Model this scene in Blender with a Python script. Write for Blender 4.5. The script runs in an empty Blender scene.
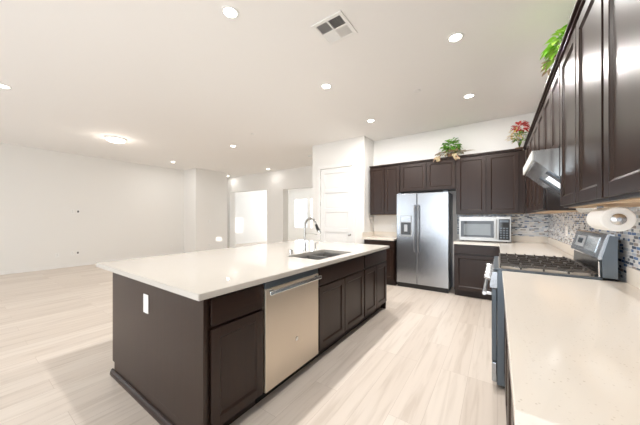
import bpy, bmesh, math, random
from mathutils import Vector, Matrix
random.seed(7)
S = bpy.context.scene
COL = S.collection
PI = math.pi

# ---------------------------------------------------------------- camera
cam = bpy.data.cameras.new('camera')
cam.sensor_width = 36
cam.lens = 36 * 255.58 / 640
cam.shift_y = 5.5 / 640
cam.clip_start = 0.02
camo = bpy.data.objects.new('camera', cam)
COL.objects.link(camo)
camo.location = (0, 0, 1.315)
camo.rotation_euler = (PI / 2, 0, 0.6062)
S.camera = camo

# ---------------------------------------------------------------- world, daylight, exposure
w = bpy.data.worlds.new('sky')
S.world = w
w.use_nodes = True
bg = w.node_tree.nodes['Background']
bg.inputs[0].default_value = (0.80, 0.90, 1.0, 1)
bg.inputs[1].default_value = 1.0
S.view_settings.view_transform = 'Standard'
S.view_settings.look = 'None'
S.view_settings.gamma = 1
S.view_settings.use_curve_mapping = False
S.view_settings.exposure = 0.50
S.cycles.use_denoising = True
S.cycles.max_bounces = 14
S.cycles.diffuse_bounces = 9
S.cycles.glossy_bounces = 6
S.cycles.sample_clamp_indirect = 8
S.cycles.caustics_reflective = False
S.cycles.caustics_refractive = False

H = 3.05
WIN = [(-8.9, -6.7), (-5.6, -3.4), (-2.5, 0.2)]      # glazed openings in the wall behind the camera
YN = -2.8

def area(name, loc, rot, sx, sy, power, col, portal=False, spread=PI):
    l = bpy.data.lights.new(name, 'AREA')
    l.shape = 'RECTANGLE'; l.size = sx; l.size_y = sy
    l.energy = power; l.color = col; l.spread = spread
    if portal: l.cycles.is_portal = True
    o = bpy.data.objects.new(name, l)
    o.location = loc; o.rotation_euler = rot
    COL.objects.link(o)
    return o
DAY = (0.88, 0.94, 1.0)
for (a, b), pw in zip(WIN, (22, 31, 72)):
    area('daylight', ((a + b) / 2, YN - 0.28, 1.28), (PI / 2, 0, 0), b - a, 2.35, pw, DAY)
area('daylight', (-8.3, 11.85, 1.5), (-PI / 2, 0, 0), 3.8, 1.8, 210, DAY)
sun = bpy.data.lights.new('sun', 'SUN'); sun.energy = 2.2; sun.angle = 0.009; sun.color = (1, .95, .87)
suno = bpy.data.objects.new('sun', sun); COL.objects.link(suno)
suno.rotation_euler = Vector((-1, -.38, -.155)).to_track_quat('-Z', 'Y').to_euler()

# ---------------------------------------------------------------- materials
def newmat(name):
    m = bpy.data.materials.new(name); m.use_nodes = True
    nt = m.node_tree
    return m, nt, nt.nodes['Principled BSDF']

def plain(name, col, rough=0.5, metal=0.0, bump=0.0, bscale=200, spec=0.5, coat=0.0):
    m, nt, p = newmat(name)
    N, L = nt.nodes, nt.links
    tc = N.new('ShaderNodeTexCoord'); nz = N.new('ShaderNodeTexNoise')
    nz.inputs['Scale'].default_value = bscale; nz.inputs['Detail'].default_value = 3
    L.new(tc.outputs['Object'], nz.inputs['Vector'])
    mr = N.new('ShaderNodeMapRange')
    mr.inputs['To Min'].default_value = 0.97; mr.inputs['To Max'].default_value = 1.03
    L.new(nz.outputs[0], mr.inputs[0])
    mx = N.new('ShaderNodeVectorMath'); mx.operation = 'SCALE'
    mx.inputs[0].default_value = col[:3]
    L.new(mr.outputs[0], mx.inputs['Scale'])
    L.new(mx.outputs[0], p.inputs['Base Color'])
    p.inputs['Roughness'].default_value = rough
    p.inputs['Metallic'].default_value = metal
    p.inputs['Specular IOR Level'].default_value = spec
    p.inputs['Coat Weight'].default_value = coat
    p.inputs['Coat Roughness'].default_value = 0.1
    if bump:
        b = N.new('ShaderNodeBump'); b.inputs['Strength'].default_value = bump
        b.inputs['Distance'].default_value = 0.002
        L.new(nz.outputs[0], b.inputs['Height']); L.new(b.outputs[0], p.inputs['Normal'])
    return m

def emis(name, col, s):
    m, nt, p = newmat(name)
    p.inputs['Base Color'].default_value = (*col, 1)
    p.inputs['Emission Color'].default_value = (*col, 1)
    p.inputs['Emission Strength'].default_value = s
    return m

def ramp(nt, stops, interp='LINEAR'):
    r = nt.nodes.new('ShaderNodeValToRGB'); r.color_ramp.interpolation = interp
    e = r.color_ramp.elements
    while len(e) < len(stops): e.new(0.5)
    for i, (pos, c) in enumerate(stops):
        e[i].position = pos; e[i].color = (*c, 1)
    return r

def wood_floor():
    m, nt, p = newmat('pale_plank_floor'); N, L = nt.nodes, nt.links
    tc = N.new('ShaderNodeTexCoord'); mp = N.new('ShaderNodeMapping')
    mp.inputs['Rotation'].default_value = (0, 0, PI / 2)
    L.new(tc.outputs['Object'], mp.inputs[0])
    br = N.new('ShaderNodeTexBrick'); br.offset = 0.37; br.offset_frequency = 3
    for k, v in (('Scale', 1), ('Mortar Size', 0.0012), ('Mortar Smooth', 0.3), ('Bias', 0), ('Brick Width', 1.22), ('Row Height', 0.20)):
        br.inputs[k].default_value = v
    br.inputs['Color1'].default_value = (0, 0, 0, 1); br.inputs['Color2'].default_value = (1, 1, 1, 1)
    br.inputs['Mortar'].default_value = (0.5, 0.5, 0.5, 1)
    L.new(mp.outputs[0], br.inputs['Vector'])
    tint = ramp(nt, [(0, (0.66, 0.58, 0.505)), (0.5, (0.70, 0.62, 0.545)), (1, (0.74, 0.665, 0.59))])
    L.new(br.outputs['Color'], tint.inputs[0])
    mg = N.new('ShaderNodeMapping'); mg.inputs['Scale'].default_value = (14, 0.9, 1)
    L.new(tc.outputs['Object'], mg.inputs[0])
    ad = N.new('ShaderNodeVectorMath'); ad.operation = 'MULTIPLY_ADD'
    ad.inputs[1].default_value = (7, 7, 7); L.new(br.outputs['Color'], ad.inputs[0]); L.new(mg.outputs[0], ad.inputs[2])
    nz = N.new('ShaderNodeTexNoise'); nz.inputs['Scale'].default_value = 1.6; nz.inputs['Detail'].default_value = 5; nz.inputs['Distortion'].default_value = 0.6
    L.new(ad.outputs[0], nz.inputs['Vector'])
    g = ramp(nt, [(0.3, (0.86, 0.84, 0.82)), (0.5, (1, 1, 1)), (0.75, (1.04, 1.04, 1.04))])
    L.new(nz.outputs[0], g.inputs[0])
    mx = N.new('ShaderNodeMix'); mx.data_type = 'RGBA'; mx.blend_type = 'MULTIPLY'; mx.inputs[0].default_value = 1
    L.new(tint.outputs[0], mx.inputs[6]); L.new(g.outputs[0], mx.inputs[7])
    m2 = N.new('ShaderNodeMix'); m2.data_type = 'RGBA'; m2.inputs[7].default_value = (0.36, 0.28, 0.22, 1)
    sc = N.new('ShaderNodeMath'); sc.operation = 'MULTIPLY'; sc.inputs[1].default_value = 0.55
    L.new(br.outputs['Fac'], sc.inputs[0]); L.new(sc.outputs[0], m2.inputs[0])
    L.new(mx.outputs[2], m2.inputs[6]); L.new(m2.outputs[2], p.inputs['Base Color'])
    p.inputs['Roughness'].default_value = 0.36; p.inputs['Specular IOR Level'].default_value = 0.4
    return m

def espresso(name, col, rough=0.3, axis=2):
    m, nt, p = newmat(name); N, L = nt.nodes, nt.links
    tc = N.new('ShaderNodeTexCoord'); mp = N.new('ShaderNodeMapping')
    s = [38, 38, 38]; s[axis] = 1.6
    mp.inputs['Scale'].default_value = s
    L.new(tc.outputs['Object'], mp.inputs[0])
    nz = N.new('ShaderNodeTexNoise'); nz.inputs['Scale'].default_value = 1; nz.inputs['Detail'].default_value = 6; nz.inputs['Distortion'].default_value = 0.3
    L.new(mp.outputs[0], nz.inputs['Vector'])
    r = ramp(nt, [(0.3, tuple(c * 0.85 for c in col)), (0.55, col), (0.8, tuple(c * 1.2 for c in col))])
    L.new(nz.outputs[0], r.inputs[0]); L.new(r.outputs[0], p.inputs['Base Color'])
    p.inputs['Roughness'].default_value = rough; p.inputs['Specular IOR Level'].default_value = 0.36
    b = N.new('ShaderNodeBump'); b.inputs['Strength'].default_value = 0.012; b.inputs['Distance'].default_value = 0.001
    L.new(nz.outputs[0], b.inputs['Height']); L.new(b.outputs[0], p.inputs['Normal'])
    return m

def quartz(name, base, fleck, rough):
    m, nt, p = newmat(name); N, L = nt.nodes, nt.links
    tc = N.new('ShaderNodeTexCoord')
    v = N.new('ShaderNodeTexVoronoi'); v.inputs['Scale'].default_value = 75
    L.new(tc.outputs['Object'], v.inputs['Vector'])
    r = ramp(nt, [(0.0, (1, 1, 1)), (0.14, (1, 1, 1)), (0.2, (0, 0, 0))])
    L.new(v.outputs['Distance'], r.inputs[0])
    n2 = N.new('ShaderNodeTexNoise'); n2.inputs['Scale'].default_value = 14; n2.inputs['Detail'].default_value = 5
    L.new(tc.outputs['Object'], n2.inputs['Vector'])
    r2 = ramp(nt, [(0.40, (0, 0, 0)), (0.6, (1, 1, 1))])
    L.new(n2.outputs[0], r2.inputs[0])
    mu = N.new('ShaderNodeMath'); mu.operation = 'MULTIPLY'
    L.new(r.outputs[0], mu.inputs[0]); L.new(r2.outputs[0], mu.inputs[1])
    mx = N.new('ShaderNodeMix'); mx.data_type = 'RGBA'
    mx.inputs[6].default_value = (*base, 1); mx.inputs[7].default_value = (*fleck, 1)
    L.new(mu.outputs[0], mx.inputs[0]); L.new(mx.outputs[2], p.inputs['Base Color'])
    p.inputs['Roughness'].default_value = rough
    return m

def steel(name, col, rough=0.28, axis=2, metal=0.9):
    m, nt, p = newmat(name); N, L = nt.nodes, nt.links
    tc = N.new('ShaderNodeTexCoord'); mp = N.new('ShaderNodeMapping')
    s = [260, 260, 260]; s[axis] = 3
    mp.inputs['Scale'].default_value = s
    L.new(tc.outputs['Object'], mp.inputs[0])
    nz = N.new('ShaderNodeTexNoise'); nz.inputs['Scale'].default_value = 1; nz.inputs['Detail'].default_value = 2
    L.new(mp.outputs[0], nz.inputs['Vector'])
    mr = N.new('ShaderNodeMapRange'); mr.inputs['To Min'].default_value = rough - 0.05; mr.inputs['To Max'].default_value = rough + 0.07
    L.new(nz.outputs[0], mr.inputs[0]); L.new(mr.outputs[0], p.inputs['Roughness'])
    p.inputs['Base Color'].default_value = (*col, 1); p.inputs['Metallic'].default_value = metal
    return m

def mosaic(name, along):
    # small linear glass tiles; 'along' = object axis the rows run along
    m, nt, p = newmat(name); N, L = nt.nodes, nt.links
    tc = N.new('ShaderNodeTexCoord'); sp = N.new('ShaderNodeSeparateXYZ'); cb = N.new('ShaderNodeCombineXYZ')
    L.new(tc.outputs['Object'], sp.inputs[0])
    L.new(sp.outputs[along], cb.inputs[0]); L.new(sp.outputs[2], cb.inputs[1])
    br = N.new('ShaderNodeTexBrick'); br.offset = 0.43; br.offset_frequency = 2; br.squash = 0.6; br.squash_frequency = 3
    for k, v in (('Scale', 1), ('Mortar Size', 0.0016), ('Mortar Smooth', 0.1), ('Bias', 0), ('Brick Width', 0.062), ('Row Height', 0.0205)):
        br.inputs[k].default_value = v
    br.inputs['Color1'].default_value = (0, 0, 0, 1); br.inputs['Color2'].default_value = (1, 1, 1, 1)
    br.inputs['Mortar'].default_value = (0.55, 0.55, 0.55, 1)
    L.new(cb.outputs[0], br.inputs['Vector'])
    r = ramp(nt, [(0, (0.10, 0.13, 0.19)), (0.09, (0.66, 0.69, 0.73)), (0.33, (0.22, 0.24, 0.28)), (0.42, (0.80, 0.80, 0.80)),
                  (0.60, (0.36, 0.32, 0.30)), (0.69, (0.48, 0.54, 0.63)), (0.79, (0.74, 0.73, 0.71)), (0.93, (0.16, 0.24, 0.42))], 'CONSTANT')
    L.new(br.outputs['Color'], r.inputs[0])
    mx = N.new('ShaderNodeMix'); mx.data_type = 'RGBA'; mx.inputs[7].default_value = (0.66, 0.66, 0.66, 1)
    L.new(br.outputs['Fac'], mx.inputs[0]); L.new(r.outputs[0], mx.inputs[6]); L.new(mx.outputs[2], p.inputs['Base Color'])
    mr = N.new('ShaderNodeMapRange'); mr.inputs['To Min'].default_value = 0.1; mr.inputs['To Max'].default_value = 0.7
    L.new(br.outputs['Fac'], mr.inputs[0]); L.new(mr.outputs[0], p.inputs['Roughness'])
    b = N.new('ShaderNodeBump'); b.inputs['Strength'].default_value = 0.5; b.inputs['Distance'].default_value = 0.002; b.invert = True
    L.new(br.outputs['Fac'], b.inputs['Height']); L.new(b.outputs[0], p.inputs['Normal'])
    return m

def leafmat(name, c1, c2):
    m, nt, p = newmat(name); N, L = nt.nodes, nt.links
    g = N.new('ShaderNodeNewGeometry'); r = ramp(nt, [(0, c1), (1, c2)])
    L.new(g.outputs['Random Per Island'], r.inputs[0]); L.new(r.outputs[0], p.inputs['Base Color'])
    p.inputs['Roughness'].default_value = 0.45
    return m

M = dict(
    wall=plain('wall_paint', (0.82, 0.81, 0.785), 0.85, bump=0.15, bscale=260),
    ceil=plain('ceiling_paint', (0.86, 0.845, 0.825), 0.9, bump=0.2, bscale=180),
    trim=plain('trim_paint', (0.84, 0.83, 0.81), 0.45),
    door=plain('door_paint', (0.82, 0.82, 0.81), 0.45),
    floor=wood_floor(),
    wood=espresso('espresso_wood', (0.026, 0.0130, 0.0090), 0.31),
    woodh=espresso('espresso_wood_level_grain', (0.026, 0.0130, 0.0090), 0.31, 1),
    kick=espresso('toe_kick_wood', (0.03, 0.02, 0.016), 0.5),
    maple=espresso('maple_underside', (0.62, 0.44, 0.27), 0.5, 1),
    quartz=quartz('island_quartz', (0.57, 0.54, 0.495), (0.50, 0.45, 0.38), 0.06),
    quartzr=quartz('counter_quartz', (0.79, 0.735, 0.66), (0.62, 0.56, 0.48), 0.12),
    steel=steel('brushed_steel', (0.43, 0.45, 0.48), 0.22),
    steeld=steel('dishwasher_steel', (0.68, 0.595, 0.49), 0.36, 2, 0.75),  # beige base colour stands in for the warm floor and wall reflected in it
    steelh=steel('polished_hood_steel', (0.80, 0.83, 0.84), 0.12, 1),
    sinks=steel('sink_steel', (0.50, 0.49, 0.48), 0.3, 1),
    chrome=plain('chrome', (0.75, 0.75, 0.76), 0.08, 1.0),
    nickel=plain('satin_nickel', (0.60, 0.595, 0.58), 0.25, 1.0),
    side=plain('painted_steel_side', (0.13, 0.155, 0.18), 0.35, 0.5),
    black=plain('black_enamel', (0.012, 0.012, 0.013), 0.25),
    iron=plain('cast_iron', (0.07, 0.06, 0.053), 0.35, bump=0.3, bscale=400),
    well=plain('brown_enamel', (0.42, 0.37, 0.32), 0.3),
    mwsteel=steel('microwave_steel', (0.40, 0.39, 0.375), 0.3, 0),
    glass=plain('dark_glass', (0.02, 0.022, 0.025), 0.04),
    mwglass=plain('microwave_window_glass', (0.16, 0.18, 0.19), 0.06),
    disp=plain('grey_panel', (0.42, 0.44, 0.46), 0.3),
    knob=plain('range_knob', (0.70, 0.71, 0.72), 0.25, 0.8),
    plate=plain('white_plastic', (0.85, 0.85, 0.83), 0.35),
    tiler=mosaic('glass_mosaic_along_side_wall', 1),
    tileb=mosaic('glass_mosaic_along_far_wall', 0),
    vent=plain('vent_enamel', (0.82, 0.81, 0.79), 0.4),
    duct=plain('duct_lining', (0.10, 0.10, 0.105), 0.8),
    paper=plain('paper_towel', (0.86, 0.85, 0.82), 0.9, bump=0.5, bscale=90),
    lamp=emis('lamp_lens', (1.0, 0.93, 0.82), 14),
    dome=emis('frosted_dome', (1.0, 0.95, 0.88), 5),
    hoodlens=emis('hood_lamp_lens', (0.92, 0.96, 1.0), 0.8),
    green=leafmat('green_leaf', (0.07, 0.26, 0.02), (0.30, 0.58, 0.07)),
    lime=leafmat('bright_green_leaf', (0.16, 0.46, 0.02), (0.50, 0.76, 0.12)),
    pale=leafmat('variegated_leaf', (0.50, 0.46, 0.27), (0.42, 0.26, 0.18)),
    red=leafmat('red_petal', (0.55, 0.02, 0.03), (0.70, 0.10, 0.08)),
    yellow=leafmat('yellow_petal', (0.72, 0.50, 0.12), (0.78, 0.66, 0.38)),
    stem=plain('plant_stem', (0.12, 0.14, 0.04), 0.7),
    basket=plain('wicker_basket', (0.25, 0.15, 0.08), 0.8, bump=0.8, bscale=120),
    soil=plain('potting_soil', (0.03, 0.02, 0.015), 0.95),
)
M['winglass'] = bpy.data.materials.new('window_glass'); M['winglass'].use_nodes = True
_nt = M['winglass'].node_tree
for n in list(_nt.nodes):
    if n.type != 'OUTPUT_MATERIAL': _nt.nodes.remove(n)
_t = _nt.nodes.new('ShaderNodeBsdfTransparent'); _g = _nt.nodes.new('ShaderNodeBsdfGlossy'); _x = _nt.nodes.new('ShaderNodeMixShader')
_g.inputs['Roughness'].default_value = 0.02; _x.inputs[0].default_value = 0.06
_nt.links.new(_t.outputs[0], _x.inputs[1]); _nt.links.new(_g.outputs[0], _x.inputs[2])
_nt.links.new(_x.outputs[0], [n for n in _nt.nodes if n.type == 'OUTPUT_MATERIAL'][0].inputs[0])

# ---------------------------------------------------------------- mesh helpers (world coordinates in, made local on linking)
class MB:
    """Collects shapes. A frame maps (a, b, c): a along the face, b up, c outwards from the face."""
    def __init__(s, O=(0, 0, 0), A=(1, 0, 0), C=(0, -1, 0)):
        s.bm = bmesh.new(); s.set(O, A, C)
    def set(s, O, A, C):
        s.O, s.A, s.C = Vector(O), Vector(A), Vector(C)
        s.B = Vector((0, 0, 1)); return s
    def P(s, a, b, c): return s.O + s.A * a + s.B * b + s.C * c
    def wbox(s, x0, x1, y0, y1, z0, z1, bev=0.0):
        return s._box([Vector((x, y, z)) for x in (x0, x1) for y in (y0, y1) for z in (z0, z1)], bev)
    def box(s, a0, a1, b0, b1, c0, c1, bev=0.0):
        return s._box([s.P(a, b, c) for a in (a0, a1) for b in (b0, b1) for c in (c0, c1)], bev)
    def _box(s, pts, bev):
        v = [s.bm.verts.new(p) for p in pts]
        F = [(0, 1, 3, 2), (4, 6, 7, 5), (0, 4, 5, 1), (2, 3, 7, 6), (0, 2, 6, 4), (1, 5, 7, 3)]
        fs = [s.bm.faces.new([v[i] for i in f]) for f in F]
        if bev:
            es = list({e for f in fs for e in f.edges})
            bmesh.ops.bevel(s.bm, geom=es, offset=bev, segments=2, profile=0.5, affect='EDGES')
        return s
    def prism(s, prof, d0, d1, axis='y', bev=0.0):
        """prof = list of (p,q); axis y: (x,z), axis x: (y,z), axis z: (x,y)"""
        def mk(p, q, d):
            return {'y': (p, d, q), 'x': (d, p, q), 'z': (p, q, d)}[axis]
        a = [s.bm.verts.new(mk(p, q, d0)) for p, q in prof]
        b = [s.bm.verts.new(mk(p, q, d1)) for p, q in prof]
        fs = [s.bm.faces.new(a), s.bm.faces.new(b[::-1])]
        n = len(prof)
        for i in range(n): fs.append(s.bm.faces.new([a[i], b[i], b[(i + 1) % n], a[(i + 1) % n]]))
        if bev:
            bmesh.ops.bevel(s.bm, geom=list({e for f in fs for e in f.edges}), offset=bev, segments=2, affect='EDGES')
        return s
    def lathe(s, prof, centre, axis=(0, 0, 1), n=32, sx=1, sy=1):
        """prof = list of (radius, height) along axis; ends closed"""
        ax = Vector(axis).normalized()
        q = Vector((0, 0, 1)).rotation_difference(ax)
        c = Vector(centre); rings = []
        for r, h in prof:
            rings.append([s.bm.verts.new(c + q @ Vector((r * sx * math.cos(2 * PI * i / n), r * sy * math.sin(2 * PI * i / n), h))) for i in range(n)])
        for k in range(len(rings) - 1):
            for i in range(n):
                s.bm.faces.new([rings[k][i], rings[k][(i + 1) % n], rings[k + 1][(i + 1) % n], rings[k + 1][i]])
        s.bm.faces.new(rings[0][::-1]); s.bm.faces.new(rings[-1])
        return s
    def tube(s, pts, r, n=12):
        pts = [Vector(p) for p in pts]; rings = []
        rr = r if isinstance(r, (list, tuple)) else [r] * len(pts)
        up = None
        for i, p in enumerate(pts):
            t = (pts[min(i + 1, len(pts) - 1)] - pts[max(i - 1, 0)]).normalized()
            if up is None:
                up = t.orthogonal().normalized()
            else:
                up = (up - t * up.dot(t)); up = up.normalized() if up.length > 1e-6 else t.orthogonal().normalized()
            sd = t.cross(up)
            rings.append([s.bm.verts.new(p + (up * math.cos(2 * PI * k / n) + sd * math.sin(2 * PI * k / n)) * rr[i]) for k in range(n)])
        for a in range(len(rings) - 1):
            for k in range(n):
                s.bm.faces.new([rings[a][k], rings[a][(k + 1) % n], rings[a + 1][(k + 1) % n], rings[a + 1][k]])
        s.bm.faces.new(rings[0][::-1]); s.bm.faces.new(rings[-1])
        return s
    def leaf(s, base, dirv, length, width, droop=0.3):
        d = Vector(dirv).normalized(); side = d.cross(Vector((0, 0, 1)))
        side = side.normalized() if side.length > 1e-3 else Vector((1, 0, 0))
        nrm = side.cross(d).normalized(); b = Vector(base)
        prof = [(0, 0.04), (0.25, 0.75), (0.55, 1.0), (0.8, 0.6), (1.0, 0.03)]
        rows = []
        for t, wv in prof:
            c = b + d * (t * length) - Vector((0, 0, 1)) * (droop * length * t * t)
            hw = side * (wv * width / 2)
            rows.append([s.bm.verts.new(c - hw + nrm * wv * width * 0.15), s.bm.verts.new(c), s.bm.verts.new(c + hw + nrm * wv * width * 0.15)])
        for i in range(len(rows) - 1):
            for j in range(2):
                s.bm.faces.new([rows[i][j], rows[i][j + 1], rows[i + 1][j + 1], rows[i + 1][j]])
        return s
    def build(s, name, mat, parent=None, smooth=False, kind=None):
        bmesh.ops.recalc_face_normals(s.bm, faces=s.bm.faces)
        L = Vector((0, 0, 0))
        q = parent
        while q is not None:
            L += q.location; q = q.parent
        if parent is None:
            zs = [v.co for v in s.bm.verts]
            L = Vector((sum(v.x for v in zs) / len(zs), sum(v.y for v in zs) / len(zs), min(v.z for v in zs)))
            if kind == 'structure': L = Vector((0, 0, 0))
        for v in s.bm.verts: v.co -= L
        me = bpy.data.meshes.new(name); s.bm.to_mesh(me); s.bm.free()
        me.materials.append(M[mat] if isinstance(mat, str) else mat)
        if smooth:
            for p in me.polygons: p.use_smooth = True
            if hasattr(me, 'set_sharp_from_angle'): me.set_sharp_from_angle(angle=math.radians(35))
        o = bpy.data.objects.new(name, me); COL.objects.link(o)
        if parent is None: o.location = L
        else: o.parent = parent
        if kind: o['kind'] = kind
        return o

def tag(o, label, cat, group=None):
    o['label'] = label; o['category'] = cat
    if group: o['group'] = group
    return o
def thing(name, loc, label, cat, group=None):
    o = bpy.data.objects.new(name, None); COL.objects.link(o)
    o.location = loc; o.empty_display_size = 0.1
    return tag(o, label, cat, group)
def copy_tree(o, parent=None):
    c = o.copy(); COL.objects.link(c)
    if parent is not None: c.parent = parent
    for ch in list(o.children): copy_tree(ch, c)
    return c
def struct(name, mb, mat, parent=None, smooth=False):
    return mb.build(name, mat, parent, smooth, kind='structure' if parent is None else None)

# ---------------------------------------------------------------- room shell
XL, XR, YB = -9.40, 0.68, 5.45
struct('floor', MB().wbox(-11.2, 1.0, -3.2, 12.0, -0.10, 0), 'floor')
struct('ceiling', MB().wbox(-11.2, 1.0, -3.2, 12.0, H, H + 0.12), 'ceil')
struct('wall_left', MB().wbox(XL - 0.15, XL, YN - 0.15, 4.83, 0, H).wbox(XL - 0.15, -8.60, 4.83, 6.10, 0, H), 'wall')
struct('wall_right', MB().wbox(XR, XR + 0.15, YN - 0.15, YB + 0.15, 0, H), 'wall')
struct('wall_back', MB().wbox(-2.30, XR, YB, YB + 0.15, 0, H), 'wall')
# pantry block
struct('wall_pantry_front', MB().wbox(-3.65, -3.44, 4.95, 5.07, 0, H).wbox(-2.55, -2.30, 4.95, 5.07, 0, H).wbox(-3.44, -2.55, 4.95, 5.07, 2.47, H), 'wall')
struct('wall_pantry_side', MB().wbox(-2.42, -2.30, 5.07, 5.60, 0, H), 'wall')
struct('wall_pantry_left', MB().wbox(-3.65, -3.53, 5.07, 6.80, 0, H), 'wall')
# far wall with two cased openings
struct('wall_far', MB().wbox(-10.85, -9.42, 6.8, 7.08, 0, H).wbox(-7.16, -6.33, 6.8, 7.08, 0, H).wbox(-4.75, -3.40, 6.8, 7.08, 0, H)
       .wbox(-9.42, -7.16, 6.8, 7.08, 2.42, H).wbox(-6.33, -4.75, 6.8, 7.08, 2.35, H), 'wall')
struct('wall_hall_left', MB().wbox(-10.85, -10.70, 5.9, 11.65, 0, H), 'wall')
struct('wall_hall_near', MB().wbox(-10.70, -9.55, 5.95, 6.10, 0, H), 'wall')
struct('wall_hall_right', MB().wbox(-3.75, -3.60, 7.08, 7.2, 0, H).wbox(-3.75, -3.60, 7.2, 7.76, 0, 1.20).wbox(-3.75, -3.60, 7.2, 7.76, 1.38, H)  # two unseen window slots, added and sized to throw the sun patches opposite
       .wbox(-3.75, -3.60, 7.76, 10.55, 0, H).wbox(-3.75, -3.60, 10.55, 11.2, 0, 1.66).wbox(-3.75, -3.60, 10.55, 11.2, 2.42, H).wbox(-3.75, -3.60, 11.2, 11.65, 0, H), 'wall')
FW = [(-9.80, -8.83), (-8.65, -7.80), (-7.2, -6.4)]
mb = MB(); xs = -10.70
for a, b in FW:
    mb.wbox(xs, a, 11.5, 11.65, 0, H); mb.wbox(a, b, 11.5, 11.65, 0, 0.72); mb.wbox(a, b, 11.5, 11.65, 2.44, H); xs = b
mb.wbox(xs, -3.75, 11.5, 11.65, 0, H)
struct('wall_hall_far', mb, 'wall')
# wall behind the camera with glazed doors
mb = MB(); xs = XL
for a, b in WIN:
    mb.wbox(xs, a, YN - 0.15, YN, 0, H); mb.wbox(a, b, YN - 0.15, YN, 2.45, H); xs = b
mb.wbox(xs, XR, YN - 0.15, YN, 0, H)
struct('wall_near', mb, 'wall')
n = 0
def window(a, b, y, z0, z1, mull):
    global n
    n += 1
    f = MB(); t = 0.05
    f.wbox(a, a + t, y - .04, y + .04, z0, z1).wbox(b - t, b, y - .04, y + .04, z0, z1)
    f.wbox(a + t, b - t, y - .04, y + .04, z0, z0 + t).wbox(a + t, b - t, y - .04, y + .04, z1 - t, z1)
    if mull == 'v': f.wbox((a + b) / 2 - .035, (a + b) / 2 + .035, y - .04, y + .04, z0 + t, z1 - t)
    else: f.wbox(a + t, b - t, y - .03, y + .03, (z0 + z1) / 2 - .02, (z0 + z1) / 2 + .02)
    fo = struct('window_%d' % n, f, 'trim')
    MB().wbox(a + t, b - t, y - .004, y + .004, z0 + t, z1 - t).build('pane', 'winglass', fo)
for a, b in WIN: window(a, b, YN - 0.075, 0.02, 2.45, 'v')
for a, b in FW: window(a, b, 11.57, 0.72, 2.44, 'h')
# trims
def board(name, segs):
    m = MB()
    for x0, x1, y0, y1 in segs:
        m.wbox(x0, x1, y0, y1, 0.0, 0.085, 0.003)
    struct(name, m, 'trim')
board('baseboard_left', [(XL, XL + .014, YN, 4.83), (XL, -8.60, 4.816, 4.83), (-8.60, -8.586, 4.816, 6.10)])
board('baseboard_pantry', [(-3.65, -3.51, 4.936, 4.95), (-2.48, -2.30, 4.936, 4.95), (-3.664, -3.65, 4.95, 6.80)])
board('baseboard_far', [(-10.70, -9.42, 6.786, 6.80), (-7.16, -6.33, 6.786, 6.80), (-4.75, -3.664, 6.786, 6.80), (-10.70, -10.686, 7.08, 11.5), (-10.686, -3.75, 11.486, 11.5)])
board('baseboard_near', [(XL + .014, WIN[0][0], YN, YN + .014), (WIN[0][1], WIN[1][0], YN, YN + .014), (WIN[1][1], WIN[2][0], YN, YN + .014), (WIN[2][1], XR, YN, YN + .014)])
# pantry door: casing, five panel leaf
c = MB()
c.wbox(-3.50, -3.42, 4.932, 4.95, 0, 2.53, .004).wbox(-2.57, -2.49, 4.932, 4.95, 0, 2.53, .004).wbox(-3.42, -2.57, 4.932, 4.95, 2.455, 2.53, .004)
struct('trim_1', c, 'trim')
d = MB((-3.415, 4.995, 0.012), (1, 0, 0), (0, -1, 0))
DW_, DH_ = 0.84, 2.435
d.box(0, DW_, 0, DH_, 0.0, 0.016)
d.box(0, .11, 0, DH_, 0.016, 0.036, .003).box(DW_ - .11, DW_, 0, DH_, 0.016, 0.036, .003)
rails = [0, .18]; z = .18
ph = (DH_ - .18 - .11 - 4 * .09) / 5
rl = [(0, .18)]
for i in range(5):
    z0 = rl[-1][1] + ph; rl.append((z0, z0 + (.09 if i < 4 else .11)))
for a, b in rl: d.box(.11, DW_ - .11, a, b, 0.016, 0.036, .003)
for i in range(5):
    d.box(.135, DW_ - .135, rl[i][1] + .025, rl[i + 1][0] - .025, 0.016, 0.022, .003)
door = struct('door_1', d, 'door')
for z in (0.3, 1.22, 1.60, 2.20):
    if z != 1.22: MB().lathe([(.007, 0), (.007, .09)], (-3.424, 4.957, z), n=10).build('hinge', 'nickel', door, True)
MB().lathe([(.028, 0), (.028, .006), (.012, .008), (.011, .03), (.022, .038), (.027, .05), (.024, .062), (.01, .066)], (-2.645, 4.965, 0.95), (0, -1, 0), 24).build('door_knob', 'nickel', door, True)

# mosaic tile and trims on kitchen walls
struct('wall_tile_right', MB().wbox(XR - .008, XR, 0.68, YB, 1.014, 1.39).wbox(XR - .008, XR, 2.395, 3.165, 0.90, 1.014).wbox(XR - .008, XR, 2.385, 3.165, 1.39, 1.80), 'tiler')
struct('wall_tile_back', MB().wbox(-0.62, XR - .008, YB - .008, YB, 1.014, 1.39), 'tileb')

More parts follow.
